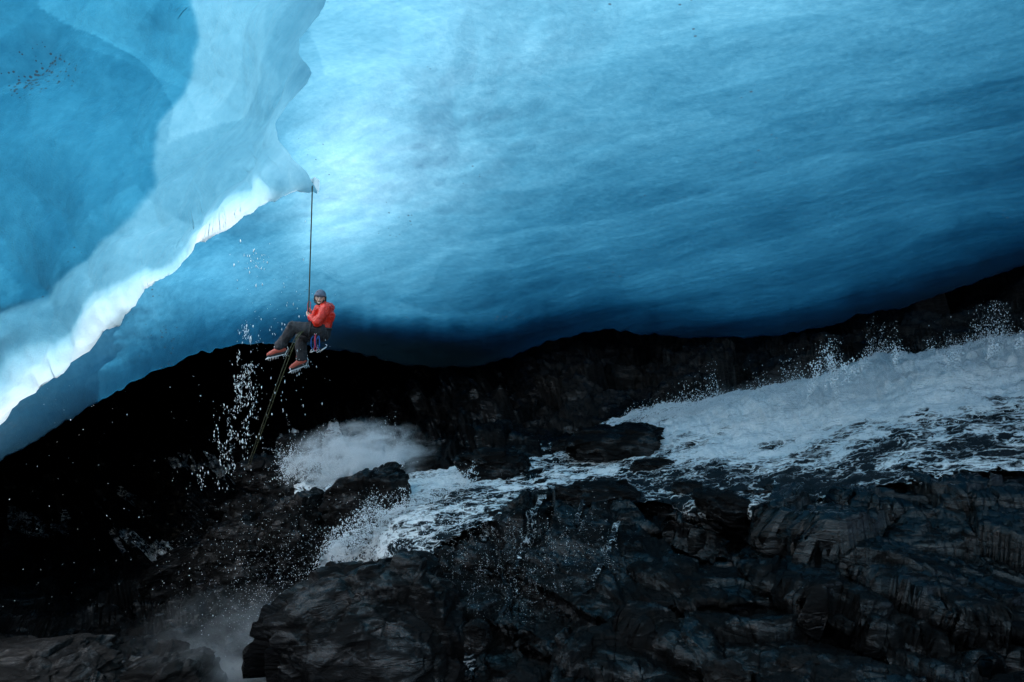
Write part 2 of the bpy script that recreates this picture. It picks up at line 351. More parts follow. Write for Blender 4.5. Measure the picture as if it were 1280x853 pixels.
def build_near_ice():
    nc, nr = 460, 330
    u = np.linspace(0, 1, nc)
    bx = np.interp(u, np.linspace(0, 1, 3), [-600, 180, 404])
    ly = polyline(LIP, bx)
    rag = sst(-700, 0, bx)
    ly = ly+rag*(7*fbm(np.stack([bx/16, bx*0, bx*0], -1), 1, 5, 8, .62)+7*np.abs(fbm(np.stack([bx/42, bx*0, bx*0], -1), 1, 2, 12)))
    v = np.linspace(0, 1, nr)[:, None]**.7
    # right border of the sheet, running up where it merges with the vault
    top = -750
    RB_ = [(-750, 560), (-200, 470), (0, 408), (20, 398), (48, 374), (66, 372), (92, 391), (106, 387), (131, 361), (156, 349), (176, 351), (205, 374), (220, 385), (238, 396)]
    PY = top+(ly[None]-top)*v
    rb = np.interp(PY, [a for a, b in RB], [b for a, b in RB])
    rb = rb+6*fbm(np.stack([PY/22, PY*0, PY*0], -1), 1, 4, 88)*sst(238, 200, PY)
    PX = np.where(bx[None] < -300, bx[None], -300+(bx[None]+300)*(rb+300)/(704))
    D = tps([(0, 525, 7.0), (0, 400, 6.6), (0, 200, 5.9), (0, 0, 5.0), (150, 395, 8.6), (120, 300, 7.5), (240, 326, 9.8), (200, 200, 7.4), (200, 0, 5.9), (300, 290, 10.5),
             (300, 150, 8.0), (350, 250, 11.2), (375, 215, 11.2), (355, 160, 9.9), (372, 100, 9.1), (400, 0, 8.0), (470, -200, 6.0), (0, -400, 3.6), (-600, 0, 4), (-600, 700, 6.5), (-600, -750, 2.6), (560, -750, 3.0)], PX, PY)
    # long terraces of the scalloped ice
    def step(line, amp, wd, sh=0):
        pl = np.array(line, float)
        x = np.interp(PY, pl[:, 1], pl[:, 0])+14*fbm(np.stack([PY/60, PX/200, PX*0+sh], -1), 1, 3, 30)
        return amp*sst(-wd, wd, PX-x)
    D = D+step([(250, -300), (255, 60), (242, 100), (205, 180), (190, 215), (165, 270), (115, 320), (40, 370), (-60, 420), (-200, 480)], -.07, 16, 1)
    D = D+step([(420, -300), (400, 0), (350, 60), (300, 150), (270, 200), (255, 260), (190, 300), (110, 352), (0, 400), (-100, 470)], .10, 30, 5)
    tw = (ly[None]-PY)
    band = 38+16*vnoise(np.stack([PX/40, PX*0, PX*0], -1), 14)+2*fbm(np.stack([PX/9, PX*0, PX*0], -1), 1, 3, 24)-26*sst(230, 380, PX)+20*(1-sst(0, 120, PX))
    lip = 1-sst(0, 1, tw/band)
    lip = lip*(1-sst(270, 372, PX))
    D = D+.42*lip**2-.09*np.exp(-((tw-band)/24)**2)*rag[None]
    V = Pn(PX, PY, D); n = grid_normals(V)
    q = V+.5*np.stack([vnoise(V*.5, 1), vnoise(V*.5, 2), vnoise(V*.5, 3)], -1)
    F1 = worley(q*np.array([.55, .55, .75]), 61)[0]; F1b = worley(q*1.6, 71)[0]; F1c = worley(q*np.array([3.6, 3.6, 5]), 81)[0]
    disp = .42*(F1**2-.3)+.10*(F1b**2-.3)+(.015+.03*lip)*(F1c**2-.3)+.12*fbm(V, .6, 3, 91)+.04*fbm(V, 3, 4, 95)*(.5+lip*1.5)
    disp = disp*(1-.85*np.exp(-((PX-rb)/25)**2))
    V = V+n*disp[..., None]
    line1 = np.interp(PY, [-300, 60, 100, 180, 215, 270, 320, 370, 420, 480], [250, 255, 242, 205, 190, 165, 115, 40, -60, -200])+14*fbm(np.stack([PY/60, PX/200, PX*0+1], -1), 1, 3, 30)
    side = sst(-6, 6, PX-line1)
    th = 2.8-.8*side+.15*sst(200, 390, PX)*sst(220, 60, PY)  # lighter and darker sides of the terrace, shading painted through the thickness
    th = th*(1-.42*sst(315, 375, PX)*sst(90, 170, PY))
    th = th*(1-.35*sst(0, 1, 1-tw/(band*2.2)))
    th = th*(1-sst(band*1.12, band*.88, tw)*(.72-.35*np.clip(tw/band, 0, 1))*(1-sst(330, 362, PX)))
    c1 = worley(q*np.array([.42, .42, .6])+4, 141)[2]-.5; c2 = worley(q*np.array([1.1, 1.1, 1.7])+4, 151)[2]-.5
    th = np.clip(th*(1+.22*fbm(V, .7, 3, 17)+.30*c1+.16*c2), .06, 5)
    bub = np.clip(lip*1.3, 0, 1)*(.6+.4*fbm(V, 2, 3, 19))
    rows = [V]; ths = [th]; bs = [bub]
    last = V[-1]
    for dy, dz in ((.06, .04), (.12, .12), (.16, .3)):
        e = last.copy(); e[:, 1] += dy; e[:, 2] += dz+.15*vnoise(e*1.3, 3)
        rows.append(e[None]); ths.append(np.full((1, nc), .3)); bs.append(np.full((1, nc), .6))
    V = np.concatenate(rows); th = np.concatenate(ths); bub = np.concatenate(bs)
    o = link_mesh('ice_overhang', V.reshape(-1, 3), grid_faces(V.shape[0], nc), M['ice'])
    set_attr(o, 'thickness_shade', th); set_attr(o, 'bubbles', bub)
    set_attr(o, 'old_blue_ice', np.concatenate([(1-.45*side)*(1-lip)]+[np.zeros((1, nc))]*3))
    tag(o, 'near scalloped ice overhang with a ragged white rim', 'ice overhang', kind='structure')
build_near_ice()

# ---------------------------------------------------------------- bedrock
TERR = [(2000, 100, 17), (1280, 325, 18), (1130, 375, 19), (1000, 405, 20), (800, 405, 21), (650, 425, 22), (560, 455, 24), (400, 430, 40), (250, 430, 44), (0, 560, 40), (-300, 600, 36),
        (1280, 390, 15.5), (1150, 420, 15.8), (1000, 470, 15.5), (800, 480, 17.5), (800, 510, 16), (700, 520, 17), (600, 530, 18), (500, 530, 21), (420, 530, 24), (300, 560, 26),
        (1280, 470, 12.6), (1280, 565, 9.6), (1100, 500, 12.8), (1000, 545, 12.4), (1000, 610, 10.2), (850, 560, 13), (850, 630, 10.7), (700, 585, 13.2), (700, 640, 11), (600, 590, 13.6), (560, 640, 11.6), (500, 610, 13.4), (440, 655, 12.8),
        (1280, 700, 7.4), (1280, 860, 5.6), (1100, 700, 7.8), (900, 700, 8.4), (900, 860, 6.6), (700, 720, 9.0), (700, 860, 7.2), (600, 720, 9.4), (600, 860, 7.8), (520, 700, 10.4), (480, 860, 9),
        (440, 700, 12.4), (400, 730, 13.2), (400, 860, 11), (330, 860, 10.5), (250, 860, 9.6), (250, 780, 12), (100, 860, 9), (0, 860, 8.6), (0, 780, 12), (120, 780, 13), (300, 720, 13.5), (330, 660, 14), (400, 600, 15.5), (350, 600, 16),
        (200, 700, 18), (100, 700, 22), (0, 700, 22), (200, 620, 24), (0, 640, 28), (1280, 1200, 3.6), (700, 1200, 4.2), (200, 1200, 5), (-300, 860, 8), (-300, 1200, 4), (1700, 1200, 3.2), (1700, 860, 5), (1700, 500, 9)]
LEDGES = [([(700, 560), (860, 642), (960, 662), (1010, 682), (1060, 712), (1110, 747), (1190, 777), (1280, 802), (1500, 860)], .75, 5, 75, 880, 1500),
          ([(760, 650), (830, 668), (900, 690), (980, 742), (1060, 790), (1150, 830), (1300, 880)], .4, 5, 60, 800, 1200),
          ([(800, 760), (900, 752), (1000, 765), (1100, 800), (1300, 850)], .3, 4, 45, 820, 1250),
          ([(560, 700), (640, 716), (720, 760), (800, 800), (900, 850)], .4, 6, 70, 590, 900),
          ([(950, 700), (1050, 735), (1120, 800), (1250, 845)], .18, 3, 26, 960, 1400),
          ([(560, 760), (640, 800), (740, 850)], .3, 5, 50, 590, 760),
          ([(860, 640), (1000, 636), (1150, 640), (1400, 625)], .22, 4, 40, 870, 1400),
          ([(960, 425), (1060, 440), (1200, 405), (1400, 380)], .35, 6, 40, 940, 1500)]
def terrain_depth(PX, PY):
    D = np.clip(tps(TERR, PX, PY, 3e-3), 2.5, 46)
    for i, (ln, amp, wd, rec, x0, x1) in enumerate(LEDGES):        # rock ledges with an undercut face
        y = polyline(ln, PX)+7*fbm(np.stack([PX/50, PX*0+i, PX*0], -1), 1, 4, 60+i)+4*(h3(np.floor(PX/37+2*vnoise(np.stack([PX/60, PX*0, PX*0], -1), 3)).astype(np.int64), np.zeros(np.shape(PX), np.int64), np.zeros(np.shape(PX), np.int64), i)-.5)
        D = D+amp*sst(-wd, wd, PY-y)*(1-sst(wd, rec, PY-y))*sst(x0-60, x0+30, PX)*sst(x1+90, x1, PX)
    return D
STR = np.array([[.94, 0, -.34], [0, 1, 0], [.34, 0, .94]])
def rock_disp(V, wt=1.):
    q = V+.25*np.stack([vnoise(V*1.1, 1), vnoise(V*1.1, 2), vnoise(V*1.1, 3)], -1)
    s = q@STR.T
    d = .50*facets(s*np.array([.40, .5, .95]), 3, .6)
    d += .20*facets(s*np.array([.9, 1.2, 2.8])+3, 13, .5)
    d += .045*facets(s*np.array([2.2, 3, 8.])+7, 23, .5)
    d += .022*facets(s*np.array([6, 8, 18.])+9, 33, .6)
    d += .16*fbm(V, .8, 4, 43)+.03*fbm(V, 6, 4, 53, ridged=True)
    return d*wt
def build_bedrock():
    nc, nr = 900, 520
    px = np.linspace(-400, 1750, nc)
    px = np.interp(np.linspace(0, 1, nc), [0, .06, .94, 1], [-500, -30, 1310, 1900])
    cy = polyline(CONTACT, px)-48
    cy = np.where(px < 560, np.minimum(cy, cy), cy)
    v = np.linspace(0, 1, nr)[:, None]
    bot = 1250
    k = np.interp(v, [0, .93, 1], [0, 1, 1.9])
    PX = np.repeat(px[None], nr, 0); PY = cy[None]+(875-cy[None])*k
    D = terrain_depth(PX, PY)
    V = Pn(PX, PY, D); n = grid_normals(V)
    wet = stream_weight(PX, PY)
    d = rock_disp(V)*(1-.7*wet)*np.clip(D/9, .7, 2.2)
    V = V+n*d[..., None]
    o = link_mesh('ground', V.reshape(-1, 3), grid_faces(nr, nc), M['rock'])
    set_attr(o, 'film', sst(820, 1000, PX)*sst(585, 625, PY)*(1-sst(700, 800, PY))+.5*sst(600, 640, PX)*sst(590, 620, PY)*(1-sst(640, 720, PY)))
    set_attr(o, 'dry', sst(0, -25, PY-polyline(SU, PX))*sst(560, 760, PX)*(.5+.5*sst(800, 1100, PX)))
    tag(o, 'wet black bedrock sloping under the ice', 'bedrock', kind='structure')
    return o
SU = [(380, 740), (405, 705), (430, 672), (460, 632), (500, 600), (560, 590), (600, 580), (650, 570), (700, 556), (760, 535), (790, 516), (850, 512), (900, 506), (960, 498), (1000, 490), (1050, 478), (1100, 452), (1150, 458), (1200, 448), (1240, 436), (1300, 432), (1500, 400), (1900, 350)]
SL = [(380, 770), (405, 735), (430, 738), (460, 738), (500, 722), (560, 672), (620, 645), (680, 628), (740, 636), (800, 632), (860, 628), (920, 622), (1000, 612), (1080, 604), (1150, 590), (1200, 580), (1280, 566), (1500, 520), (1900, 430)]
def stream_weight(PX, PY):
    u = polyline(SU, PX); l = polyline(SL, PX)
    return sst(-10, 25, PY-u)*sst(-5, 20, l+8-PY)*sst(400, 430, PX)
build_bedrock()
def build_sky_block():                                    # unseen slope added behind the camera to block the low sky
    a = np.linspace(-math.pi*.98, -math.pi*.02, 120); r = np.array([2.5, 4, 6, 8, 10, 13, 17, 22, 40.]); z = np.array([-3.4, -3.3, -3, -2.2, -.6, 1.8, 4.2, 6, 7.])
    A, Rr = np.meshgrid(a, r); V = np.stack([np.cos(A)*Rr, np.sin(A)*Rr-.5, np.repeat(z[:, None], 120, 1)], -1)
    V[..., 2] += .5*fbm(V, .4, 4, 7)+.3*fbm(V, 1.2, 3, 9)
    tag(link_mesh('sky_block_slope', V.reshape(-1, 3), grid_faces(len(r), 120), M['greyrock']), 'unseen dark slope added behind the camera to block low sky', kind='structure')
build_sky_block()

# ---------------------------------------------------------------- the stream
def build_stream():
    nc, nr = 900, 130
    px = np.linspace(398, 1500, nc)
    u = polyline(SU, px); l = polyline(SL, px)+22+16*sst(800, 1000, px)
    t = np.linspace(-.06, 1.05, nr)[:, None]
    PX = np.repeat(px[None], nr, 0); PY = u[None]+(l-u)[None]*t
    D = terrain_depth(PX, PY)
    V = Pn(PX, PY, D); n = grid_normals(V)
    s = V*np.array([.6, 1, 1])
    big = sst(740, 1000, PX)
    d = .09+.08*fbm(s, 1.2, 4, 3, ridged=True)+.06*fbm(s, 4, 4, 6, ridged=True)+.03*fbm(V, 14, 3, 9)
    # the heaped white wave along the far side
    crest = np.exp(-((t-.20)/.17)**2)*big
    sv = V@np.array([[.97, 0, .26], [0, 1, 0], [-.26, 0, .97]]).T*np.array([.45, 1.2, 1.2])
    d = d+crest*(.26+.16*fbm(sv, 1.3, 3, 29)+.13*fbm(sv, 4, 4, 19, ridged=True)+.10*fbm(sv, 11, 4, 39, ridged=True)+.10*fbm(sv, 2.2, 3, 49, ridged=True))
    V = V+n*d[..., None]; V[..., 2] += crest*.04
    foam = .22+.68*np.exp(-((t-.16)/.30)**2)*(.25+.75*big)-.12*sst(.45, 1, t)*big+.12*fbm(V, .9, 3, 66)
    foam = foam+.10*sst(620, 470, PX)-.16*sst(.5, .9, t)*sst(640, 540, PX)+.38*fbm(sv, 2.6, 5, 67)
    foam = foam-.10*np.exp(-((PX-800)/90)**2)*sst(.4, .7, t)
    cover = np.clip(1.15*sst(-.06, .12, t)*sst(1.05, .80, t)*sst(398, 440, PX)*np.ones_like(PX), 0, 1.2)
    o = link_mesh('stream', V.reshape(-1, 3), grid_faces(nr, nc), M['foam'])
    set_attr(o, 'foam', foam); set_attr(o, 'cover', cover)
    tag(o, 'white foaming meltwater stream rushing down over black rock', 'stream', kind='structure')
    return V, t
build_stream()

# ---------------------------------------------------------------- things draped on the rock
def drape(PX, PY, off=0.):
    def base(a, b): return Pn(a, b, terrain_depth(a, b))
    V = base(PX, PY); du = base(PX+3, PY)-V; dv = base(PX, PY+3)-V
    n = np.cross(du, dv); n /= np.linalg.norm(n, axis=-1, keepdims=True)+1e-9
    s = np.sign((-V*n).sum(-1, keepdims=True)); n = n*s
    D = V[..., 1]
    d = rock_disp(V)*(1-.7*stream_weight(PX, PY))*np.clip(D/9, .7, 2.2)
    return V+n*(d+off)[..., None], n
def water_strip(name, pts, w0, w1, foam, label=None, off=.03, kind='structure', seed=0, heap=0.):
    p = np.array(pts, float); L = np.r_[0, np.cumsum(np.hypot(*np.diff(p, axis=0).T))]
    m = max(12, int(L[-1]/2)); t = np.linspace(0, L[-1], m)
    cx = np.interp(t, L, p[:, 0]); cy = np.interp(t, L, p[:, 1])
    cx = cx+4*fbm(np.stack([t/14, t*0+seed, t*0], -1), 1, 3, seed); cy = cy+2*fbm(np.stack([t/14, t*0+seed, t*0], -1), 1, 3, seed+4)
    tx = np.gradient(cx); ty = np.gradient(cy); l = np.hypot(tx, ty)+1e-6
    wd = np.interp(t, [0, L[-1]], [w0, w1])*(1+.5*fbm(np.stack([t/20, t*0, t*0+seed], -1), 1, 3, seed+9))
    k = 9 if max(w0, w1) < 20 else 40
    q = np.linspace(-1, 1, k)
    PX = cx[:, None]+(-ty/l)[:, None]*q[None]*wd[:, None]; PY = cy[:, None]+(tx/l)[:, None]*q[None]*wd[:, None]
    V, n = drape(PX, PY, off+.04*(1-q[None]**2)+heap*(1-q[None]**2)+PX*0)
    e = t/L[-1]
    cov = (sst(0, .12, e)*sst(1, .85, e))[:, None]*(1-np.abs(q[None])**3)*1.1
    o = link_mesh(name, V.reshape(-1, 3), grid_faces(m, k), M['foam'])
    set_attr(o, 'foam', foam+.1*fbm(V, 2, 3, seed)); set_attr(o, 'cover', cov)
    return tag(o, label, kind=kind)
for i, (pts, a, b, f) in enumerate([
        ([(622, 628), (610, 655), (600, 675)], 5, 3, .30), ([(690, 625), (672, 650), (655, 690)], 7, 4, .28),
        ([(735, 632), (728, 655), (716, 678)], 6, 3, .25), ([(655, 690), (640, 720), (632, 760)], 5, 5, .16), ([(605, 560+140), (640, 740), (620, 780)], 4, 4, .05),
        ([(775, 660), (760, 700), (748, 735), (720, 742)], 6, 3, .22), ([(600, 800), (592, 826), (588, 856)], 6, 8, .30),
        ([(560, 640), (540, 668), (535, 690)], 6, 4, .2)]):
    water_strip('rivulet', pts, a*.8, b*.8, f*.6-.05, 'thin white rivulet trickling down the rock face', seed=30+i*7)
water_strip('waterfall', [(600, 622), (560, 645), (520, 672), (478, 700), (440, 716)], 26, 20, .24, 'thin foaming water fanning over the rock above the boulder', seed=51, off=.05)
water_strip('waterfall', [(470, 640), (445, 668), (425, 692), (412, 720), (400, 745)], 26, 16, .42, 'white water spilling off the rock shelf', seed=5, heap=.10)
water_strip('plunge_water', [(345, 575), (400, 585), (460, 580), (510, 582)], 26, 20, .40, 'churned white water behind the boulders', seed=8, heap=.22)
water_strip('plunge_water', [(375, 628), (400, 632), (425, 620)], 14, 12, .35, 'churned white water behind the boulders', seed=11)
water_strip('pool', [(150, 690), (190, 700), (235, 690)], 12, 14, .22, 'dim pool with streaks of foam', seed=15)
water_strip('pool', [(215, 592), (250, 588), (300, 596)], 9, 10, .34, 'dim pool with streaks of foam', seed=17)
water_strip('pool', [(0, 668), (50, 658), (105, 648)], 12, 8, .2, 'dim pool with streaks of foam', seed=18)
water_strip('pool', [(150, 626), (180, 618)], 7, 6, .2, 'dim pool with streaks of foam', seed=19)
water_strip('pool', [(372, 765), (345, 795), (318, 822)], 12, 8, .34, 'dim pool with streaks of foam', seed=21)

# ---------------------------------------------------------------- boulders
def boulder(px, py, w_, h_, label, seed, Y=None, dr=.8, mat='boulder', rot=0., name='boulder', lumps=1., sub=6, group='boulders along the stream', back=.15):
    if Y is None:
        Y = float(terrain_depth(np.array([float(px)]), np.array([float(py)+h_*.25]))[0])-back
    bm = bmesh.new(); bmesh.ops.create_icosphere(bm, subdivisions=sub, radius=1)
    v = np.array([x.co[:] for x in bm.verts]); 
    sx, sz = w_/F*Y/2, h_/F*Y/2; sy = max(sx, sz)*dr
    e = np.sign(v)*np.abs(v)**.82
    e = e/np.max(np.abs(e))
    c = seed*3.7
    pl = e*1.0
    d = .26*facets(v*1.15+c, seed, .9)+.10*facets(v*2.6+c, seed+3)+.035*facets(v*6+c, seed+6)+.08*fbm(v+c, 2, 4, seed)+.014*fbm(v+c, 11, 3, seed)
    q = e*(1+lumps*d)[:, None]
    q = q*np.array([sx, sy, sz])
    ca, sa = math.cos(rot), math.sin(rot)
    q = np.stack([q[:, 0]*ca-q[:, 2]*sa, q[:, 1], q[:, 0]*sa+q[:, 2]*ca], -1)
    for x, y in zip(bm.verts, q): x.co = y
    o = link_bm(name, bm, M[mat]); o.location = P(px, py, Y)
    return tag(o, label, 'boulder', group)
BL = [
 (615, 584, 92, 40, 'flat black boulder splitting the white stream, widest of the mid stream ones', 3, None, .7, 'boulder', 0),
 (778, 556, 128, 44, 'low domed boulder at the foot of the white wave', 4, None, .7, 'boulder', .06),
 (715, 560, 52, 22, 'small dark stone just left of the low domed boulder', 5, None, .7, 'boulder', 0),
 (745, 621, 92, 38, 'angular grey block at the lower edge of the stream', 6, None, .7, 'boulder', .03),
 (533, 584, 62, 28, 'dark wet stone beside the misty plunge', 7, None, .7, 'boulder', .1),
 (815, 583, 52, 18, 'thin black stone awash below the domed boulder', 8, None, .7, 'boulder', 0),
 (862, 610, 40, 16, 'little black stone poking through foam above the dark shelf', 9, None, .7, 'boulder', 0),
 (680, 606, 24, 13, 'tiny black stone left of the angular grey block', 10, None, .7, 'boulder', 0),
 (1068, 588, 34, 9, 'low sliver of rock showing in the foam farthest right', 33, None, .7, 'boulder', .1),
 (902, 634, 70, 34, 'blocky dark stone on the shelf just below the foam', 34, None, .7, 'boulder', -.3),
 (458, 632, 110, 84, 'brownish black boulder the water pours around at the falls', 11, None, .8, 'boulder', .35),
 (368, 662, 84, 84, 'rounded grey boulder with a wet shine left of the falls', 12, None, .8, 'boulder', .5),
 (322, 650, 80, 70, 'dark angular boulder behind the rounded shiny one', 13, None, .8, 'boulder', .3),
 (372, 556, 40, 30, 'small round stone in shadow beneath the rope end', 14, 15.0, .8, 'boulder', 0),
 (330, 592, 64, 40, 'broad dark stone at the foot of the hanging rope', 15, 14.5, .8, 'boulder', .1),
 (385, 590, 34, 24, 'knobbly stone at the left side of the misty plunge', 16, 14.3, .8, 'boulder', 0),
 (355, 615, 60, 46, 'squat black stone between rope foot and shiny boulder', 17, 14.2, .8, 'boulder', .2),
 (245, 712, 120, 66, 'sloping black boulder beside the dim foam streaks', 18, None, .8, 'boulder', .5),
 (300, 700, 110, 90, 'black boulder with pale scratches above the misty gully', 35, None, .8, 'boulder', .2),
 (595, 796, 30, 38, 'smooth oval stone lodged in the cleft', 19, 7.75, .8, 'boulder', 0),
 (1000, 835, 60, 30, 'pale lichen grey stone at the bottom edge', 20, 6.4, .8, 'greyrock', 0),
 (905, 845, 50, 34, 'pale mottled stone at the bottom edge, left of its twin', 21, 6.5, .8, 'greyrock', 0),
]
for b in BL: boulder(*b)
boulder(474, 828, 270, 248, 'huge smooth faced black boulder filling the lower foreground', 22, 8.6, .75, 'boulder', .32, lumps=.8, sub=7)
boulder(30, 872, 250, 110, 'brown grey slab in the lower left corner', 24, 8.4, .7, 'greyrock', .05, sub=7)
boulder(185, 872, 150, 100, 'cracked brown grey block beside the corner slab', 25, 8.8, .8, 'greyrock', .2)

# ---------------------------------------------------------------- drops and spray
OCT = np.array([(1, 0, 0), (-1, 0, 0), (0, 1, 0), (0, -1, 0), (0, 0, 1), (0, 0, -1)], float)
OF = np.array([(0, 2, 4), (2, 1, 4), (1, 3, 4), (3, 0, 4), (2, 0, 5), (1, 2, 5), (3, 1, 5), (0, 3, 5)])
def drops(name, C, r, label, cat='water spray', stretch=1.3):
    n = len(C); s = r[:, None, None]*OCT[None]*(1+.5*(rng.random((n, 6, 3))-.5))
    s[..., 2] *= stretch
    V = (C[:, None]+s).reshape(-1, 3); Fc = (OF[None]+6*np.arange(n)[:, None, None]).reshape(-1, 3)
    o = link_mesh(name, V, Fc, M['drop'])
    return tag(o, label, cat, kind='stuff')
# wave crest: plumes thrown up and drifting
cl = []; rl = []
n = 42000
px = 780+rng.random(n)**.8*560; u = polyline(SU, px)
pl = np.clip(fbm(np.stack([px/26, px*0, px*0], -1), 1, 4, 4)+.35, 0, 1)
hgt = rng.exponential(1, n)*(3.5+20*pl*sst(780, 1000, px)); hgt = np.minimum(hgt, 62)
py = u+7-hgt+rng.normal(0, 3, n)
px2 = px+rng.normal(0, 2, n)
Y = terrain_depth(px, u+12)-.35+rng.normal(0, .25, n)
cl.append(Pn(px2, py, Y)); rl.append(.003+.010*rng.random(n)**2.5)
for (a, b, c, d, k) in [(1045, 490, 1028, 435, 260), (1050, 485, 1075, 445, 160), (1010, 495, 1016, 452, 160), (1235, 445, 1240, 428, 140), (1120, 455, 1112, 436, 120), (1185, 455, 1190, 436, 100), (1270, 436, 1272, 420, 90), (1030, 480, 1055, 455, 120)]:
    t = rng.random(k); x = a+(c-a)*t+10*np.sin(t*3)*(t)+rng.normal(0, 3.5, k)*(.4+t); y = b+(d-b)*t+rng.normal(0, 4, k)
    cl.append(Pn(x, y, np.full(k, 12.0)+rng.normal(0, .2, k))); rl.append(.006+.014*rng.random(k)**2)
def arcs(n, x, y, Yd, vx, vz, grav, rad, m=(10, 30), jit=1.):
    # thrown strings of drops: start (x, y) px, velocity px, all arrays of length n
    C = []; r = []
    for i in range(n):
        k = int(rng.integers(*m)); T = .3+1.2*rng.random(); t = np.sort(rng.random(k))*T
        a = x[i]+vx[i]*t; b = y[i]-vz[i]*t+grav*t*t
        C.append(Pn(a+rng.normal(0, jit, k), b+rng.normal(0, jit, k), Yd[i]+.15*t*rng.normal()+rng.normal(0, .03, k))); r.append(rad*(.35+rng.random(k)**2)*(1-.4*t/1.5))
    return np.concatenate(C), np.concatenate(r)
n = 6500; ax = 790+rng.random(n)**.75*560; au = polyline(SU, ax)
plm = np.clip(fbm(np.stack([ax/22, ax*0, ax*0], -1), 1, 4, 4)+.5, .25, 1)
c_, r_ = arcs(n, ax, au+3+8*rng.random(n), terrain_depth(ax, au+12)-.4, rng.normal(-5, 14, n), (16+46*plm*sst(780, 1000, ax))*(.15+.85*rng.random(n)**1.4), 24., .0062, (8, 22), 1.6)
cl.append(c_); rl.append(r_)
drops('water_spray', np.concatenate(cl), np.concatenate(rl), 'white spray thrown up along the crest of the wave')
# drops over the body of the stream and the falls
n = 9000
px = 420+rng.random(n)*860; t = rng.random(n)
u = polyline(SU, px); l = polyline(SL, px); py = u+(l-u)*t*np.where(px > 620, .62, .9)-rng.exponential(3, n)
cl = [Pn(px, py, terrain_depth(px, py)-.38)]; rl = [.003+.006*rng.random(n)**2]
n = 2600; t = rng.random(n)**1.2
px = 470-70*t+rng.normal(0, 7+14*t, n); py = 625+115*t+rng.normal(0, 8, n)
cl.append(Pn(px, py, 11.6+0*px+rng.normal(0, .4, n))); rl.append(.003+.006*rng.random(n)**2)
c_, r_ = arcs(700, 600-185*(q_ := rng.random(700)), 600+85*q_+rng.normal(0, 12, 700), 12.3-1.2*q_, rng.normal(-22, 12, 700), rng.normal(8, 8, 700), 34., .009)
cl.append(c_); rl.append(r_)
c_, r_ = arcs(900, rng.uniform(350, 500, 900), rng.normal(592, 8, 900), rng.uniform(13.6, 14.6, 900), rng.normal(6, 16, 900), np.abs(rng.normal(30, 26, 900)), 30., .010)
cl.append(c_); rl.append(r_)
c_, r_ = arcs(110, rng.uniform(560, 770, 110), rng.uniform(640, 740, 110), rng.uniform(8.5, 9.1, 110), rng.normal(0, 5, 110), rng.normal(-10, 8, 110), 22., .003)
cl.append(c_); rl.append(r_)
n = 2600; px = rng.normal(360, 60, n)-10; py = rng.normal(735, 55, n)
cl.append(Pn(px, py, 10.8+0*px+rng.normal(0, .5, n))); rl.append(.002+.004*rng.random(n)**2)
n = 1600; px = rng.normal(640, 70, n); py = rng.normal(700, 50, n)
cl.append(Pn(px, py, 8.6+0*px)); rl.append(.0015+.0025*rng.random(n)**2)
drops('water_spray', np.concatenate(cl), np.concatenate(rl), 'fine droplets bouncing over the rocks below the falls')
# meltwater falling from the lip beside the climber
n = 1500; t = rng.random(n)
x0 = np.interp(t, [0, .25, .6, 1], [314, 308, 300, 262]); sp = np.interp(t, [0, .3, .6, 1], [7, 8, 14, 22])
px = x0+rng.normal(0, 1, n)*sp; py = 405+205*t+rng.normal(0, 4, n)
keep = fbm(np.stack([px/9, py/14, px*0], -1), 1, 3, 40) > -.02
C1 = Pn(px, py, np.full(n, 11.4))[keep]; r1 = (.0028+.008*rng.random(n)**4)[keep]
n = 170; px = np.r_[rng.normal(318, 12, 50), rng.normal(395, 12, 16), rng.normal(355, 26, 104)]; py = np.r_[rng.normal(328, 6, 50), rng.normal(445, 25, 16), rng.normal(420, 60, 104)]
drops('falling_water', np.concatenate([C1, Pn(px, py, np.full(n, 11.5))]), np.concatenate([r1, .003+.009*rng.random(n)**3]), 'glinting drops of meltwater falling from the ice rim', stretch=3.2)
n = 230; px = 420*rng.random(n)**.8; py = 470+rng.random(n)*330
drops('falling_water', Pn(px, py, 9+rng.random(n)*3), .003+.007*rng.random(n)**3, 'scattered single drops falling through the dark hollow', stretch=1.4)

# ---------------------------------------------------------------- drifting mist
def puff(px, py, Y, w_, h_, dy, mat, label, rot=0):
    bm = bmesh.new(); bmesh.ops.create_icosphere(bm, subdivisions=3, radius=1)
    o = link_bm('mist', bm, mat); o.location = P(px, py, Y); o.scale = (w_/F*Y/2, dy, h_/F*Y/2); o.rotation_euler = (0, rot, 0)
    return tag(o, label, kind='stuff')
puff(448, 580, 14.4, 215, 120, 1.5, mist_mat('thick_mist', 18, 3.4, .47, .62, (1, 1, 1.2)), 'billowing white mist over the plunge', R(-6))
puff(1100, 478, 12.4, 640, 70, .7, mist_mat('wave_mist', 2.0, 3.0, .42, .7, (3, 1, 1)), 'thin veil of spray along the wave', R(-8))
puff(300, 820, 9.3, 330, 200, 1.3, mist_mat('gully_mist', .75, 2.2, .42, .66, (1, 1, 1)), 'faint mist in the lower gully')

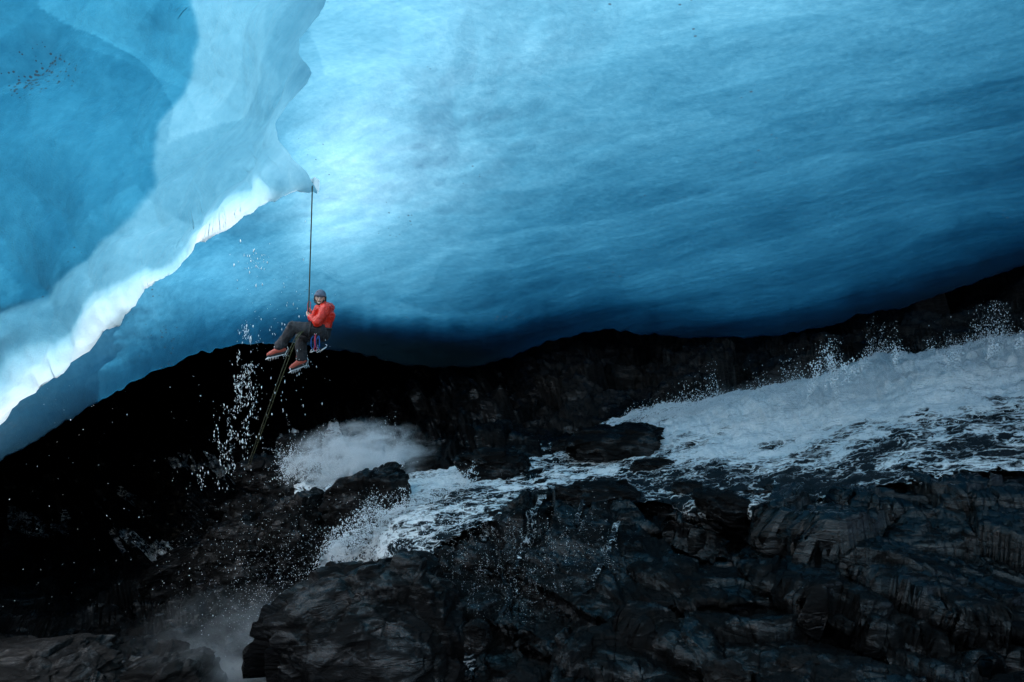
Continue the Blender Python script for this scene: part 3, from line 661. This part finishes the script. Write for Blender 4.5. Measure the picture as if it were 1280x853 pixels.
# ---------------------------------------------------------------- the climber
YP = 11.6; SC = YP/F
def J(px, py, dy=0.): return P(px, py, YP)+Vector((0, dy, 0))
def limb(bm, a, b, ra, rb, seg=14, flat=1.0, axis=Vector((0, 1, 0))):      # tapered, round ended
    a = Vector(a); b = Vector(b); d = b-a; L = d.length
    z = d.normalized() if L > 1e-6 else Vector((0, 0, 1))
    y = (axis-z*axis.dot(z));  y = y.normalized() if y.length > 1e-4 else z.orthogonal().normalized()
    x = y.cross(z)
    prof = [(-ra*math.cos(t), ra*math.sin(t)) for t in (0.15, .5, .9, 1.25, PI2)]+[(L+rb*math.sin(t), rb*math.cos(t)) for t in (0, .35, .7, 1.1, 1.42)]
    rings = []
    for h, r in prof:
        rings.append([bm.verts.new(a+z*h+x*(r*math.cos(k*2*math.pi/seg))+y*(r*flat*math.sin(k*2*math.pi/seg))) for k in range(seg)])
    for r0, r1 in zip(rings, rings[1:]):
        for k in range(seg): bm.faces.new((r0[k], r0[(k+1) % seg], r1[(k+1) % seg], r1[k]))
    bm.faces.new(rings[0][::-1]); bm.faces.new(rings[-1])
PI2 = math.pi/2
def chain(bm, pts, seg=14, flat=1.0, axis=Vector((0, 1, 0))):              # [(point, radius), ...]
    for (a, ra), (b, rb) in zip(pts, pts[1:]): limb(bm, a, b, ra, rb, seg, flat, axis)
def ball(bm, c, r, sc=(1, 1, 1), rot=None):
    m = Matrix.Translation(c) @ (rot or Matrix.Identity(4)) @ Matrix.Diagonal((*sc, 1))
    bmesh.ops.create_uvsphere(bm, u_segments=20, v_segments=14, radius=r, matrix=m)
def remesh(bm, vox, smooth=3, name='m'):
    bmesh.ops.recalc_face_normals(bm, faces=bm.faces)
    me = bpy.data.meshes.new(name); bm.to_mesh(me); bm.free()
    o = bpy.data.objects.new(name, me); col.objects.link(o)
    r = o.modifiers.new('r', 'REMESH'); r.mode = 'VOXEL'; r.voxel_size = vox
    if smooth:
        sm = o.modifiers.new('s', 'SMOOTH'); sm.iterations = smooth; sm.factor = .5
    dg = bpy.context.evaluated_depsgraph_get(); dg.update()
    m2 = bpy.data.meshes.new_from_object(o.evaluated_get(dg))
    bpy.data.objects.remove(o); bpy.data.meshes.remove(me)
    return m2
def place_mesh(name, me, mat, parent):
    me.materials.clear(); me.materials.append(mat)
    me.polygons.foreach_set('use_smooth', np.ones(len(me.polygons), bool))
    o = bpy.data.objects.new(name, me); col.objects.link(o); o.parent = parent; return o
def tube(name, pts, r, mat, parent=None, seg=8):
    bm = bmesh.new(); rings = []; pts = [Vector(p) for p in pts]
    for i, p in enumerate(pts):
        t = (pts[min(i+1, len(pts)-1)]-pts[max(i-1, 0)]).normalized()
        x = t.orthogonal().normalized() if i == 0 else (x-t*x.dot(t)).normalized()
        y = t.cross(x); rr = r[i] if isinstance(r, (list, tuple)) else r
        rings.append([bm.verts.new(p+x*(rr*math.cos(k*2*math.pi/seg))+y*(rr*math.sin(k*2*math.pi/seg))) for k in range(seg)])
    for r0, r1 in zip(rings, rings[1:]):
        for k in range(seg): bm.faces.new((r0[k], r0[(k+1) % seg], r1[(k+1) % seg], r1[k]))
    bm.faces.new(rings[0][::-1]); bm.faces.new(rings[-1])
    return link_bm(name, bm, mat, parent)
def loop_tube(name, pts, r, mat, parent=None):
    return tube(name, list(pts)+[pts[0]], r, mat, parent)
red = plain('red_shell_fabric', (.85, .028, .010, 1), .38, bump=.012, bs=10, var=.3)
black = plain('dark_trouser_fabric', (.028, .027, .032, 1), .8, bump=.012, bs=12, var=.5)
skin = plain('skin', (.72, .45, .35, 1), .5, var=.1)
beanie_m = plain('knitted_wool', (.17, .18, .24, 1), .95, bump=.01, bs=90)
hair_m = plain('dark_hair', (.02, .015, .012, 1), .6)
steel = plain('bright_steel', (.62, .66, .7, 1), .3, .8)
bootm = plain('red_boot_leather', (.42, .07, .04, 1), .5, bump=.006, bs=40, var=.6)
solem = plain('black_rubber', (.02, .02, .022, 1), .7)
bluem = plain('blue_webbing', (.012, .10, .36, 1), .6)
redweb = plain('red_webbing', (.6, .04, .06, 1), .6)
ropem = plain('olive_rope_sheath', (.055, .06, .035, 1), .8, bump=.003, bs=300, var=.5)
ropeg = plain('yellow_green_rope_sheath', (.075, .08, .035, 1), .8, bump=.003, bs=300, var=.4)
eye_m = plain('eye_white', (.8, .8, .78, 1), .3, var=.02); iris_m = plain('dark_iris', (.02, .015, .01, 1), .2)
teeth = plain('teeth', (.8, .77, .7, 1), .3, var=.05)

# head frame: looks to the camera, tilted and turned a little to the left of the picture
HC = J(400.5, 373.5, -.02)
HR = Matrix.Rotation(R(8), 4, 'Z') @ Matrix.Rotation(R(6), 4, 'Y') @ Matrix.Rotation(R(6), 4, 'X')
def H(x, y, z): return HC+(HR @ Vector((x, y, z)))        # y is out of the face (towards -Y)
def Hf(x, f, z): return H(x, -f, z)
bm = bmesh.new()
ball(bm, HC+HR @ Vector((0, .005, .035)), .088, (.88, 1.08, 1.02), HR)
ball(bm, Hf(0, .022, -.045), .062, (.9, .95, 1.05), HR)      # jaw
ball(bm, Hf(0, .066, -.088), .022, (1.2, .8, .8), HR)        # chin
ball(bm, Hf(-.036, .058, -.02), .024, (1, .8, .8), HR); ball(bm, Hf(.036, .058, -.02), .024, (1, .8, .8), HR)
limb(bm, Hf(0, .088, .012), Hf(0, .108, -.024), .009, .016); ball(bm, Hf(0, .098, -.03), .017, (1.2, .8, .7), HR)
limb(bm, Hf(-.04, .082, .028), Hf(.04, .082, .028), .009, .009)
limb(bm, Hf(-.02, .086, -.058), Hf(.02, .086, -.058), .008, .008)
for sx in (-1, 1): ball(bm, H(sx*.078, .012, -.005), .028, (.35, .7, 1.1), HR)
NK = J(403.5, 385.5, .0)
chain(bm, [(HC+HR @ Vector((0, .03, -.04)), .058), (NK, .062), (J(405, 392), .075)])
# trunk, arms, legs: one skeleton
HIP = J(402, 414); CH = J(405.5, 394)
chain(bm, [(HIP, .125), (J(404, 404), .12), (CH, .135)], flat=.85)
SH_L = J(410, 387, -.15); EL_L = J(402, 403.5, -.26); WR_L = J(391.5, 396.5, -.16)
SH_R = J(399, 387, .14); EL_R = J(394, 401, .20); WR_R = J(390, 392, .06)
for s_, e_, w_ in ((SH_L, EL_L, WR_L), (SH_R, EL_R, WR_R)):
    chain(bm, [(CH+Vector((0, 0, .06)), .08), (s_, .062), (e_, .043), (w_, .028)])
KN_L = J(370.5, 409.5, -.22); AN_L = J(354, 435.5, -.20); TO_L = J(344.5, 443.0, -.26)
KN_R = J(374.5, 421, .10); AN_R = J(375.5, 450.0, .04); TO_R = J(366, 459.5, -.02)
HL = J(401, 414, -.12); HRR = J(400, 417, .10)
for h_, k_, a_, t_ in ((HL, KN_L, AN_L, TO_L), (HRR, KN_R, AN_R, TO_R)):
    chain(bm, [(h_, .095), (k_, .062), (h_.lerp(k_, 1.0)*.45+a_*.55, .058), (a_, .04)])
    chain(bm, [(a_, .042), (a_.lerp(t_, .5), .04), (t_, .032)])
# hands: palm, four fingers curled round the rope, thumb on the other side
def hand(wr, grip, up, s=1.0):
    f = (grip-wr).normalized(); pal = wr.lerp(grip, .55)
    chain(bm, [(wr, .027), (pal, .036)], flat=.6, axis=up)
    side = f.cross(up).normalized()
    for i in range(4):
        o_ = up*(.030-.020*i)
        ln = (.9, 1., .95, .78)[i]
        b0 = pal+f*.028+o_; b1 = b0+f*.030*ln-side*.022*s; b2 = b1+f*.008-(-side)*.034*ln*s; b3 = b2-f*.030*ln+side*.006*s
        chain(bm, [(b0, .0100), (b1, .0095), (b2, .0088), (b3, .008)], seg=8)
    t0 = pal+up*.034-f*.012; t1 = t0+side*.030*s+f*.02+up*.008; t2 = t1+f*.030-up*.004
    chain(bm, [(t0, .0125), (t1, .011), (t2, .009)], seg=8)
GR = J(387.6, 393.5, -.12)
hand(WR_L, GR, Vector((.1, 0, 1)).normalized(), -1.)
hand(WR_R, J(387.4, 387.5, -.09), Vector((.1, 0, 1)).normalized(), 1.)
me = remesh(bm, .0065, 2, 'person')
me.materials.append(skin)
person = bpy.data.objects.new('person', me); me.polygons.foreach_set('use_smooth', np.ones(len(me.polygons), bool)); col.objects.link(person)
tag(person, 'climber in red hooded jacket and grey beanie seated in a harness on the hanging rope', 'person')
# jacket with hood thrown back
bm = bmesh.new()
chain(bm, [(J(402.5, 410), .155), (J(404, 402), .158), (J(405.5, 394), .172), (J(405.5, 389), .15)], flat=.9)
chain(bm, [(J(405, 390, -.02), .13), (J(404, 385), .092)])
ball(bm, J(410.5, 384.5, .05), .088, (1.0, 1.05, .78)); ball(bm, J(413, 388, .03), .06, (.8, 1., 1.0))
chain(bm, [(J(398.5, 384.5, -.10), .03), (J(404, 388, -.15), .035), (J(411, 384, -.12), .045)])
chain(bm, [(J(398.5, 384.5, -.10), .03), (J(396, 391, -.13), .035), (J(395, 399, -.14), .03)])
chain(bm, [(SH_L+Vector((.0, .03, 0)), .088), (SH_L.lerp(EL_L, .5), .079), (EL_L, .072), (EL_L.lerp(WR_L, .55), .058), (WR_L.lerp(EL_L, .12), .046)])
chain(bm, [(SH_R, .085), (SH_R.lerp(EL_R, .5), .078), (EL_R, .068), (EL_R.lerp(WR_R, .6), .055), (WR_R.lerp(EL_R, .12), .046)])
me = remesh(bm, .009, 3, 'jacket'); 
v = np.empty(len(me.vertices)*3, np.float32); me.vertices.foreach_get('co', v); v = v.reshape(-1, 3)
nn = np.empty(len(me.vertices)*3, np.float32); me.vertices.foreach_get('normal', nn); nn = nn.reshape(-1, 3)
fold = fbm(v.astype(float)*np.array([1, 1, 1.7]), 8, 3, 5, ridged=True)*.02
me.vertices.foreach_set('co', (v+nn*fold[:, None]).astype(np.float32).ravel())
jacket = place_mesh('jacket', me, red, person)
# trousers
bm = bmesh.new()
chain(bm, [(J(403, 411), .142), (J(402, 417, 0), .138)], flat=1.05)
for h_, k_, a_ in ((HL, KN_L, AN_L), (HRR, KN_R, AN_R)):
    mid = k_*.5+a_*.5
    chain(bm, [(h_, .125), (h_.lerp(k_, .5), .108), (k_, .088), (mid, .086), (a_+Vector((0.004, 0, .03)), .082)])
me = remesh(bm, .009, 3, 'trousers')
v = np.empty(len(me.vertices)*3, np.float32); me.vertices.foreach_get('co', v); v = v.reshape(-1, 3)
nn = np.empty(len(me.vertices)*3, np.float32); me.vertices.foreach_get('normal', nn); nn = nn.reshape(-1, 3)
fold = fbm(v.astype(float), 8, 3, 15, ridged=True)*.022
me.vertices.foreach_set('co', (v+nn*fold[:, None]).astype(np.float32).ravel())
place_mesh('trousers', me, black, person)
# beanie and hair
bm = bmesh.new(); ball(bm, HC+HR @ Vector((0, .012, .055)), .102, (.92, 1.08, .98), HR)
bmesh.ops.bisect_plane(bm, geom=bm.verts[:]+bm.edges[:]+bm.faces[:], plane_co=H(0, -.05, .038), plane_no=HR @ Vector((0, .25, -1)), clear_outer=True)
be = link_bm('beanie', bm, beanie_m, person)
pts = [H(.0945*math.cos(a), .012+.106*math.sin(a), .040+.024*(-math.sin(a))*1.0) for a in np.linspace(0, 2*math.pi, 33)[:-1]]
loop_tube('brim', pts, .0125, beanie_m, be)
bm = bmesh.new()
for sx in (-1, 1): chain(bm, [(H(sx*.083, .01, .03), .02), (H(sx*.086, .02, -.03), .022), (H(sx*.075, .02, -.07), .02)])
chain(bm, [(H(-.06, .075, .0), .035), (H(.06, .075, .0), .035)]); chain(bm, [(H(-.05, .07, -.05), .04), (H(.05, .07, -.05), .04)])
place_mesh('hair', remesh(bm, .01, 1, 'hair'), hair_m, person)
bm = bmesh.new()
chain(bm, [(Hf(-.066, .035, -.03), .016), (Hf(-.05, .052, -.072), .018), (Hf(-.018, .078, -.100), .018), (Hf(.018, .078, -.100), .018), (Hf(.05, .052, -.072), .018), (Hf(.066, .035, -.03), .016)], seg=10)
chain(bm, [(Hf(-.024, .088, -.047), .006), (Hf(0, .096, -.043), .006), (Hf(.024, .088, -.047), .006)], seg=8)
place_mesh('beard', remesh(bm, .006, 1, 'beard'), hair_m, person)
for sx in (-1, 1):
    bm = bmesh.new(); ball(bm, Hf(sx*.031, .078, .012), .0125, (1.2, .8, .7), HR); e = link_bm('eye', bm, eye_m, person)
    bm = bmesh.new(); ball(bm, Hf(sx*.031, .086, .012), .0065, (1, .7, 1), HR); link_bm('iris', bm, iris_m, e)
    tube('eyebrow', [Hf(sx*.012, .094, .029), Hf(sx*.03, .093, .034), Hf(sx*.05, .082, .029)], .005, hair_m, person)
tube('mouth', [Hf(-.026, .086, -.056), Hf(-.012, .095, -.062), Hf(0, .098, -.064), Hf(.012, .095, -.062), Hf(.026, .086, -.056)], [.003, .006, .007, .006, .003], teeth, person)
# boots with crampons
for a_, t_, heel in ((AN_L, TO_L, J(361.5, 438.5, -.19)), (AN_R, TO_R, J(381.5, 453.0, .04))):
    bm = bmesh.new(); toe = t_+(t_-heel)*.10
    up = Vector((-(toe-heel).z, 0, (toe-heel).x)); up = -up.normalized() if up.z > 0 else up.normalized()
    up = -up if up.z < 0 else up
    sole0 = heel; d = (toe-heel)
    chain(bm, [(a_+up*.05, .068), (a_-up*.0, .070), (heel+d*.25+up*.03, .058)])
    chain(bm, [(heel+d*.12+up*.02, .052), (heel+d*.5+up*.03, .055), (heel+d*.85+up*.01, .046), (toe, .036)])
    boot = place_mesh('boot', remesh(bm, .009, 2, 'boot'), bootm, person)
    bm = bmesh.new(); chain(bm, [(heel+d*.06-up*.022, .046), (heel+d*.5-up*.012, .042), (toe-up*.02, .038)], flat=1.0)
    place_mesh('sole', remesh(bm, .01, 1, 'sole'), solem, boot)
    bm = bmesh.new()
    nd = d.normalized()
    for sy in (-.045, .045):
        off = Vector((0, sy, 0))
        chain(bm, [(heel-up*.055+off, .006), (heel+d*.5-up*.055+off, .006), (toe-up*.05+off*.7, .006)], seg=6)
        for q in (.0, .18, .55, .72, .9, 1.02):
            b0 = heel+d*q-up*.055+off; limb(bm, b0, b0-up*.045+nd*.01*(1 if q > .5 else -1), .009, .002, 6)
        limb(bm, toe-up*.04+off*.5, toe+nd*.065-up*.065+off*.6, .009, .002, 6)
        limb(bm, heel-up*.055+off, heel+up*.02-nd*.05+off*.5, .005, .004, 6)
    limb(bm, heel-nd*.05+up*.02, heel-nd*.045+up*.065, .007, .006, 6)
    link_bm('crampon', bm, steel, boot)
    tube('lace_strap', [a_+up*.03+Vector((-.05, -.062, 0)), a_+up*.01+Vector((-.065, -.02, -.02)), a_+Vector((-.06, .03, -.02))], .008, steel, boot)
# harness
def ring(c, rx, ry, rz, ax):
    q = ax.to_track_quat('Z', 'Y').to_matrix()
    return [c+q @ Vector((rx*math.cos(a), ry*math.sin(a), 0)) for a in np.linspace(0, 2*math.pi, 25)[:-1]]
hn = loop_tube('harness', ring(J(402.5, 410.5), .165, .158, 0, Vector((.1, 0, 1))), .022, solem, person)
for h_, k_ in ((HL, KN_L), (HRR, KN_R)):
    c = h_.lerp(k_, .32); loop_tube('leg_loop', ring(c, .122, .122, 0, (k_-h_)), .017, solem, hn)
TIE = J(391, 408, -.12)
tube('belay_loop', [J(392, 412, -.12), J(389.5, 408, -.13), J(389.5, 404.5, -.12), TIE, J(392, 412, -.12)], .009, redweb, hn)
for q in ((403, 414), (407, 415.5)): tube('gear_loop', [J(q[0]-3, q[1]-2.5, -.165), J(q[0]-1, q[1]+1.5, -.18), J(q[0]+3, q[1]-2, -.165)], .006, redweb, hn)
# ropes
def sag(a, b, s, n=14): return [a.lerp(b, i/n)+Vector((0, 0, -s*math.sin(math.pi*i/n))) for i in range(n+1)]
top = P(390.3, 228, YP+.12); g1 = J(388.6, 386, -.125); g2 = J(387.9, 394, -.125); 
tag(tube('rope', [top, P(390.2, 243, YP)]+[J(390.2, 243).lerp(g1, i/10) for i in range(1, 11)]+[g2, J(389, 401, -.13), TIE], .011, ropem), 'dark taut rope the climber hangs from, dropping from the bright ice', 'rope')
tag(tube('rope', [TIE, J(384, 417, -.34), J(379, 424, -.36), J(370, 446, -.34)]+[J(370, 446, -.34).lerp(P(312, 582, 12.6), i/8) for i in range(1, 9)], .0075, ropeg), 'yellowish loose rope strand trailing from the harness to the rocks, nearer the climber\'s boots', 'rope')
tag(tube('rope', [TIE, J(381, 417, -.34), J(376, 425, -.36), J(366.5, 446, -.34)]+[J(366.5, 446, -.34).lerp(P(308, 586, 12.6), i/8) for i in range(1, 9)], .0075, ropem), 'dark loose rope strand hanging left of the yellowish one', 'rope')
tag(tube('prusik_cord', [TIE, J(388.2, 398, -.15), J(387.2, 381, -.12), J(388.6, 376.8, -.12), J(391.0, 378.5, -.12), J(390.6, 384, -.12), J(389.6, 392, -.13)], .0065, redweb), 'short red cord looped on the rope above the climber\'s hands', 'cord')
# gear on the harness
def carabiner(name, c, r, mat, lab, rot=0, parent=None, cat=None, grp=None):
    pts = [c+Matrix.Rotation(rot, 3, 'Y') @ Vector((r*.55*math.cos(a), .004*math.sin(3*a), r*math.sin(a))) for a in np.linspace(0, 2*math.pi, 17)[:-1]]
    o = loop_tube(name, pts, .006, mat, parent)
    if lab: tag(o, lab, cat, grp)
    return o
for i, (x, y, x2, y2, lab) in enumerate([(397.5, 418, 394.5, 437, 'blue webbing sling hanging from the harness, the front one'), (402.5, 420, 401.5, 437, 'blue webbing sling hanging from the harness behind the front one')]):
    a = J(x, y, -.2); b = J(x2, y2, -.2); m = a.lerp(b, .5)
    s = loop_tube('sling', [a, m+Vector((-.035, 0, .05)), m+Vector((-.04, 0, -.06)), b, m+Vector((.022, 0, -.06)), m+Vector((.02, 0, .05))], .010, bluem)
    tag(s, lab, 'sling'); 
    carabiner('carabiner', b+Vector((0, 0, -.02)), .035, steel, None, .5, s)
q = tube('quickdraw', [J(399, 418, -.22), J(398.6, 426, -.23), J(398.8, 434, -.22)], [.012, .016, .012], redweb); tag(q, 'short red quickdraw between the two blue slings', 'quickdraw')
carabiner('carabiner', J(399, 416.5, -.22), .035, steel, None, 0, q); carabiner('carabiner', J(398.9, 436, -.22), .035, redweb, None, 0, q)
for (x, y, a, lab) in [(396.5, 439, 16, 'silver ice screw dangling lowest under the slings'), (407.5, 437, 35, 'silver ice screw swinging out behind the climber')]:
    c = J(x, y, -.2); d = Vector((math.cos(R(a)), 0, math.sin(R(a))))*.07
    s = tube('ice_screw', [c-d, c, c+d], [.010, .012, .012], steel); tag(s, lab, 'ice screw')
    tube('hanger', [c+d, c+d+Vector((.012, 0, .03)), c+d+Vector((-.01, 0, .05))], .008, steel, s)
    tube('clip_cord', [c+d+Vector((-.01, 0, .05)), J((x+402)/2, 428, -.2), J(402.5, 416, -.19)], .004, solem, s)
